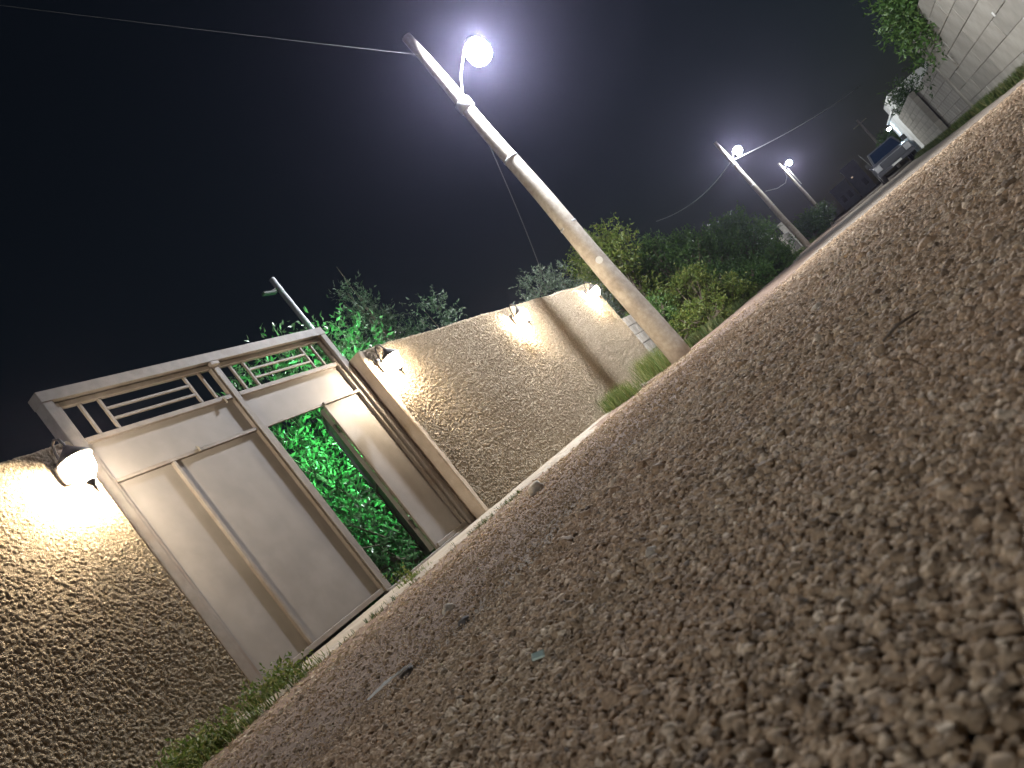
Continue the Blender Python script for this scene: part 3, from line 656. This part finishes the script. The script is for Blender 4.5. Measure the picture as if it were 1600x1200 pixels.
# ------------------------------------------------------------------ grass and weeds
def grass(name, pts, hgt, wid, mt, lean=.45):
    P = np.asarray(pts, float); n = len(P)
    h = hgt*rng.uniform(.4, 1.2, n); a = rng.uniform(0, 2*PI, n); d = np.stack([np.cos(a), np.sin(a), np.zeros(n)], 1); s = np.stack([-np.sin(a), np.cos(a), np.zeros(n)], 1)
    ln = rng.uniform(.1, 1, n)*lean; w = wid*rng.uniform(.6, 1.3, n); z = np.array([0, 0, 1.])
    p1 = P+z*h[:, None]*.55+d*(h*ln*.35)[:, None]; p2 = P+z*(h*(1-.25*ln))[:, None]+d*(h*ln)[:, None]
    v = np.stack([P-s*w[:, None]*.5, P+s*w[:, None]*.5, p1+s*w[:, None]*.4, p1-s*w[:, None]*.4, p2], 1).reshape(-1, 3)
    b = (np.arange(n)*5)[:, None]
    f = np.concatenate([b+np.array([[0, 1, 2]]), b+np.array([[0, 2, 3]]), b+np.array([[3, 2, 4]])], 0)
    return v, f
def on_ground(x, y, dz=0.0): return np.stack([x, y, gz(x, y)+dz], 1)
def verge():
    P = []
    def strip(x0, x1, y0, y1, n, clump=2.0, th=.0):
        x = rng.uniform(x0, x1, n*2); y = rng.uniform(y0, y1, n*2)
        w = np.array([mnoise.noise((a*clump, b*clump, 1.7)) for a, b in zip(x, y)])
        k = w > th; P.append(on_ground(x[k], y[k])); 
    strip(-4.1, -3.2, 14.6, 30, 14000, 1.2, -.3); strip(-4.2, -3.0, 30, 75, 7000, .6, -.3)
    strip(-4.15, -3.85, 10, 14.5, 700, 2.5, .1)
    strip(2.55, 3.1, 10, 24, 9000, 2.2, .05); strip(2.6, 3.15, 24, 40, 4000, 1.6, .0)
    strip(-3.8, -3.5, 3.4, 6.6, 900, 5, .22)
    p = np.concatenate(P)
    big = p[:, 1] > 14.6
    v, f = grass('g', p[big], .2, .011, None, .8); v2, f2 = grass('g', p[~big], .045, .005, None, .9)
    o = np_mesh('verge_grass', np.concatenate([v, v2]), np.concatenate([f, f2+len(v)]), M['grass']); tag(o, 'rough grass along both edges of the lane', 'grass', kind='stuff')
verge()
def tuft(x, y, n, rad, hgt, lab, leafy=0, mt='weed'):
    bz = gz1(x, y); q = rng.normal(0, rad*.5, (n, 2)); P = np.stack([q[:, 0]*.6, q[:, 1], gz(x+q[:, 0]*.6, y+q[:, 1])-bz], 1)
    t = empty('weed_tuft', (x, y, bz), lab, 'weeds')
    v, f = grass('g', P, hgt, .006, None, .7); tag(np_mesh('grass_blades', v, f, M[mt], t), kind='stuff')
    if leafy:
        c = [(rng.normal(0, rad*.35), rng.normal(0, rad*.6), hgt*.4*rng.random()+.02, .05, .06, .04) for _ in range(8)]
        v, f = foliage(c, leafy, .035, .014, .5, .2); tag(np_mesh('leaves', v, f, M['weed'], t), kind='stuff')
    return t
tuft(-3.72, 2.5, 900, .42, .09, 'patch of green weeds at the foot of the near wall', 1500)
tuft(-3.85, 3.25, 400, .26, .08, 'green weeds where the near wall meets the gate', 800)
tuft(-3.78, 4.65, 160, .16, .07, 'small grass tuft on the strip before the closed leaf', 120)
tuft(-4.0, 10.9, 1100, .42, .27, 'grass tuft at the foot of the long wall before the pole', 200)
tuft(-3.92, 13.0, 1600, .6, .42, 'tall dry grass at the end of the long wall by the pole', 150)
tuft(-3.62, 13.6, 300, .3, .22, 'grass around the base of the tall pale pole', 0)

# ------------------------------------------------------------------ litter and loose stones
def litter():
    n = 5200; x = rng.normal(-3.1, .6, n); y = rng.uniform(1.0, 12, n); k = (x < -1.2) & (x > -3.8); x, y = x[k], y[k]; n = len(x)
    P = on_ground(x, y, .006); d = rng.normal(size=(n, 3)); d[:, 2] *= .12
    v, f = leaf_verts(P, d, rng.uniform(.012, .05, n), rng.uniform(.006, .014, n))
    o = np_mesh('leaf_litter', v, f, M['dry']); tag(o, 'dry leaf scraps and straw scattered on the dirt edge', 'litter', kind='stuff')
litter()
def stone(x, y, s, mt, lab, flat=.6, grp=None):
    bm = bmesh.new(); bmesh.ops.create_icosphere(bm, subdivisions=3, radius=1)
    k = rng.uniform(0, 50)
    for v in bm.verts:
        q = v.co.copy(); w = 1+.45*mnoise.noise(q*.9+Vector((k, 0, 0)))+.12*mnoise.noise(q*2.6+Vector((0, k, 0))); v.co = Vector((q.x*w*s*1.2, q.y*w*s, q.z*w*s*flat))
    o = MB().bm(bm).build('loose_stone', M[mt], None, True); o.location = (x, y, gz1(x, y)+s*flat*.55); o.rotation_euler = (0, 0, rng.uniform(0, 6)); tag(o, lab, 'stone', grp); return o
stone(-1.40, 1.75, .021, 'stone', 'rounded pale stone on the dirt where the gravel begins, before the gate', .7)
stone(-2.3, 4.2, .05, 'stone', 'pale stone on the dirt between the gate and the long wall', .7)
stone(-1.13, 1.20, .017, 'stoned', 'dark stone at the gravel edge beside a pale strip')
stone(-1.06, 1.34, .012, 'stoned', 'small dark stone at the gravel edge, right of the larger one')
stone(-.24, 2.2, .018, 'stone', 'pale stone alone on the far gravel to the right')
stone(-.36, .56+.2, .007, 'stone', 'small white pebble in the middle of the gravel', .8)
o = MB().tube([(-1.17, 1.12, .014), (-1.13, 1.14, .017), (-1.08, 1.17, .014)], [.002, .0035, .001], 6).build('pale_strip', M['white'], None, True); tag(o, 'pale chip of wood lying at the gravel edge', 'scrap')
m = MB(); m.box(-.006, .006, -.004, .004, -.0012, .0012, b=.0006); o = m.build('glass_shard', mat('shard', (.55, .7, .62), .15), None)
o.location = (-.43, .595, .016); o.rotation_euler = (.5, .3, .4); tag(o, 'small pale green shard lying on the gravel', 'shard')
o = MB().tube([(-.075, .94, .012), (-.055, .952, .015), (-.03, .962, .012)], [.0016, .002, .001], 6).build('twig', M['bark'], None, True); tag(o, 'short brown twig lying on the gravel at right', 'twig')

# ------------------------------------------------------------------ block wall stub behind the pole
def block_wall(root, axis_len, rows, bl, bh, org, mt, th=.2, gap=.012, bond=.5, jit=.004, skip=None, half=None, along='y', name='block'):
    x0, y0, z0 = org; cache = {}
    for r_ in range(rows):
        s = -(bl*bond if r_ % 2 else 0)
        while s < axis_len-1e-3:
            a = max(s, 0); b_ = min(s+bl, axis_len); s += bl
            if b_-a < .06: continue
            if skip and skip(r_, a, b_): continue
            key = (round(b_-a, 3), int(rng.integers(0, 2)))
            if key not in cache:
                m = MB(); m.box(-th/2, th/2, gap/2, (b_-a)-gap/2, gap/2, bh-gap/2, b=.006); me = bpy.data.meshes.new(name); me.from_pydata(m.v, [], m.f); me.materials.append(mt); cache[key] = me
            o = bpy.data.objects.new(name, cache[key]); COL.objects.link(o); o.parent = root
            o.location = (x0+rng.normal(0, jit), y0+a, z0+r_*bh)
def wall_thing(loc, label): return empty('block_wall', loc, label, 'wall')
t = wall_thing((-4.34, 14.34, .10), 'short stepped stub of grey blocks between the long wall and the pole')
block_wall(t, 2.4, 6, .4, .2, (0, 0, 0), M['block'], skip=lambda r_, a, b_: a > 2.4-.30*r_)
part('mortar_core', M['mortar'], t, (-4.42, -4.26, 14.35, 15.6, .05, 1.0))
# blocks near the second street light
t = wall_thing((-3.9, 44.2, gz1(-3.9, 44)), 'grey block wall with a taller pier at the second street light')
block_wall(t, 4.8, 5, .8, .26, (0, 0, 0), M['block'])
part('mortar_core', M['mortar'], t, (-3.98, -3.82, 44.22, 48.98, .05, gz1(-3.9, 44)+1.28))
part('pier', M['block'], t, (-4.05, -3.7, 49.05, 49.5, 0, gz1(-3.9, 44)+2.0), b=.02)
# right-hand walls
RX = 3.2
t = wall_thing((RX, 10, 0), 'pale wall of large blocks at the upper right, nearest part')
block_wall(t, 12.2, 7, 1.35, .345, (.0, 0, 0), M['paleblock'], gap=.007, th=.24, jit=.005)
part('mortar_core', M['mortar'], t, (RX-.105, RX+.1, 10.02, 22.18, -.1, 2.40))
part('end_post', M['paleblock'], t, (RX-.15, RX+.13, 22.22, 22.55, -.1, 2.42), b=.02)
t = wall_thing((RX+.42, 22.6, 0), 'darker set-back block wall beyond the pale one on the right')
block_wall(t, 10.2, 6, .6, .31, (0, 0, 0), M['block'], gap=.016)
part('mortar_core', M['mortar'], t, (RX+.335, RX+.505, 22.62, 32.78, -.1, 1.83))
t = wall_thing((RX+.15, 31.7, 0), 'lighter block wall before the white building')
block_wall(t, 8.2, 9, .4, .215, (0, 0, 0), M['paleblock'], gap=.014)
part('mortar_core', M['mortar'], t, (RX+.065, RX+.235, 31.72, 39.88, -.1, 1.92))
m = MB()
for (y, z) in ((13.9, .82), (15.6, .95), (23.5, .9)):
    pass
for (x, y, z, lab) in ((RX-.123, 15.0, ZC+.92, 'white paper scrap stuck high on the pale block wall'), (RX-.123, 13.9, ZC+.50, 'white paper scrap stuck low on the pale block wall')):
    m = MB(); m.box(x-.004, x, y-.05, y+.05, z-.04, z+.04, b=.001); o = m.build('paper_scrap', M['white'], None); tag(o, lab, 'paper')

# ------------------------------------------------------------------ white building with bluish lamp, truck, far houses
t = empty('white_building', (3.4, 40, .05), 'white rendered building lit by a bluish lamp at the right', 'building')
m = MB(); m.box(3.3, 8.0, 40.0, 47.0, -.1, ZC+2.15, b=.02); m.build('wall', M['white'], t)
part('upper_block', M['white'], t, (3.62, 8.0, 41.5, 47.0, ZC+2.1505, ZC+2.95), b=.02)
part('parapet', M['white'], t, (3.24, 3.40, 39.95, 47.05, ZC+2.1515, ZC+2.24), b=.01)
t2 = empty('building_lamp', (3.3, 45.4, ZC+1.95), 'bright bluish lamp on the corner of the white building', 'lamp')
m = MB(); m.tube([(3.3, 45.4, ZC+2.0), (3.12, 45.4, ZC+2.02)], .02, 6); m.build('bracket', M['iron'], t2)
MB().lathe([(.02, .10), (.13, .06), (.14, .0), (.02, .01)], (3.08, 45.4, ZC+1.96), 14).build('hood', M['iron'], t2, True)
MB().lathe([(.09, .0), (.10, -.05), (.06, -.11), (.01, -.13)], (3.08, 45.4, ZC+1.96), 14).build('bulb', emis('blue_white', (.62, .82, 1), 90), t2, True)
ld = bpy.data.lights.new('lamp_light', 'POINT'); ld.energy = BLUE_W; ld.color = (.66, .84, 1); ld.shadow_soft_size = .1
lo = bpy.data.objects.new('lamp_light', ld); COL.objects.link(lo); lo.parent = t2; lo.location = (-.24, -.02, -.2)

def truck(x, y, z):
    t = empty('parked_truck', (x, y, z), 'dark pickup truck with silver headlights parked by the white building', 'truck')
    def B(name, mt, *bx, b=.03, par=None):
        m = MB()
        for q in bx: m.box(*q, b=b)
        o = m.build(name, mt, par or t, world=False); return o
    B('body', M['truck'], (-.92, .92, .06, 4.8, .42, .93), b=.06)
    bonnet = MB(); bonnet.add([(-.86, .10, .935), (.86, .10, .935), (.80, 1.25, 1.06), (-.80, 1.25, 1.06), (-.86, .10, .90), (.86, .10, .90), (.80, 1.25, .90), (-.80, 1.25, .90)], [(0, 1, 2, 3), (4, 7, 6, 5), (0, 4, 5, 1), (1, 5, 6, 2), (2, 6, 7, 3), (3, 7, 4, 0)]); bonnet.build('bonnet', M['truck'], t, world=False)
    cab = MB(); cab.add([(-.80, 1.2, .93), (.80, 1.2, .93), (.80, 2.9, .93), (-.80, 2.9, .93), (-.66, 1.75, 1.62), (.66, 1.75, 1.62), (.66, 2.75, 1.62), (-.66, 2.75, 1.62)], [(0, 3, 2, 1), (4, 5, 6, 7), (0, 1, 5, 4), (1, 2, 6, 5), (2, 3, 7, 6), (3, 0, 4, 7)]); cb = cab.build('cab', M['truck'], t, world=False)
    gl = mat('windscreen', (.004, .010, .022), .06, spec=.6)
    ws = MB(); ws.add([(-.70, 1.235, 1.0), (.70, 1.235, 1.0), (.59, 1.685, 1.56), (-.59, 1.685, 1.56)], [(0, 1, 2, 3)]); ws.v = [(p[0], p[1]-.02, p[2]) for p in ws.v]; ws.build('windscreen', gl, cb, world=False)
    B('grille', mat('grille', (.05, .055, .065), .4), (-.56, .56, .03, .058, .56, .86), b=.01)
    for z_ in (.62, .70, .78): B('grille_slat', M['truck'], (-.55, .55, .018, .0295, z_-.008, z_+.008), b=.003)
    B('bonnet_trim', M['chrome'], (-.9, .9, .02, .05, .885, .905), b=.004)
    B('number_plate', M['white'], (-.24, .24, -.115, -.102, .41, .50), b=.003)
    for s in (-1, 1):
        B('headlight', M['chrome'], (min(s*.60, s*.90), max(s*.60, s*.90), .02, .058, .60, .88), b=.02)
        mm = MB(); mm.box(min(s*.86, s*1.08), max(s*.86, s*1.08), 1.3, 1.38, 1.05, 1.3, b=.02); mm.build('mirror', M['rubber'], t, world=False)
        for yy in (.95, 3.9):
            w = MB(); w.lathe([(.2, -.1), (.34, -.1), (.37, -.06), (.37, .06), (.34, .1), (.2, .1)], (0, 0, 0), 18); w.v = [(p[2]+s*.82, p[1]+yy, p[0]+.37) for p in w.v]; wh = w.build('wheel', M['rubber'], t, True, world=False)
            w = MB(); w.lathe([(.03, -.105), (.2, -.1), (.2, .1), (.03, .105)], (0, 0, 0), 14); w.v = [(p[2]*1.05+s*.82, p[1]+yy, p[0]+.37) for p in w.v]; w.build('rim', M['chrome'], wh, True, world=False)
    B('bumper', M['truck'], (-.94, .94, -.10, .0, .36, .55), b=.03)
    B('cargo_bed', M['truck'], (-.92, .92, 3.0, 4.8, .935, 1.12), b=.02)
    MB().tube([(-.84, 1.25, 1.0), (-.95, 1.0, 1.9)], .008, 5).build('aerial', M['chrome'], t, world=False)
    return t
truck(2.2, 42.2, gz1(2.2, 42)-.02)

def far_house(x0, x1, y, h, label, win):
    z = gz1((x0+x1)/2, y); t = empty('far_house', ((x0+x1)/2, y, z), label, 'house')
    part('wall', M['far'], t, (x0, x1, y, y+7, z-.3, z+h), b=.02); part('parapet', M['far'], t, (x0-.1, x1+.1, y-.1, y+7.1, z+h+.002, z+h+.35), b=.02)
    for (a, b_, c, d, lit) in win: part('window', M['litwin'] if lit else M['iron'], t, (a, b_, y-.04, y-.003, z+c, z+d))
    return t
M['litwin'] = emis('lit_window', (1, .8, .55), .25)
far_house(-2.6, .4, 150, 4.0, 'faint low house at the far end of the lane, left one', [(-2.0, -1.3, 1.2, 2.4, 0), (-.8, -.1, 1.2, 2.4, 0)])
far_house(.7, 3.4, 152, 5.6, 'faint taller house at the far end of the lane, with one lit window', [(1.3, 1.6, 3.6, 3.8, 1), (2.2, 2.9, 1.2, 2.4, 0)])

# ------------------------------------------------------------------ night haze
if HAZE_DENSITY > 0:
    m = MB(); m.box(-262, 262, -262, 262, -1.3, 20); hz = m.build('haze', None, None); tag(hz, 'thin night haze filling the lane', 'haze', kind='stuff')
    hm = bpy.data.materials.new('haze'); hm.use_nodes = True; t = hm.node_tree; t.nodes.clear()
    pv = t.nodes.new('ShaderNodeVolumePrincipled'); pv.inputs['Density'].default_value = HAZE_DENSITY; pv.inputs['Color'].default_value = (.66, .62, .95, 1); pv.inputs['Anisotropy'].default_value = .9
    ou = t.nodes.new('ShaderNodeOutputMaterial'); t.links.new(pv.outputs[0], ou.inputs['Volume']); hz.data.materials.append(hm)
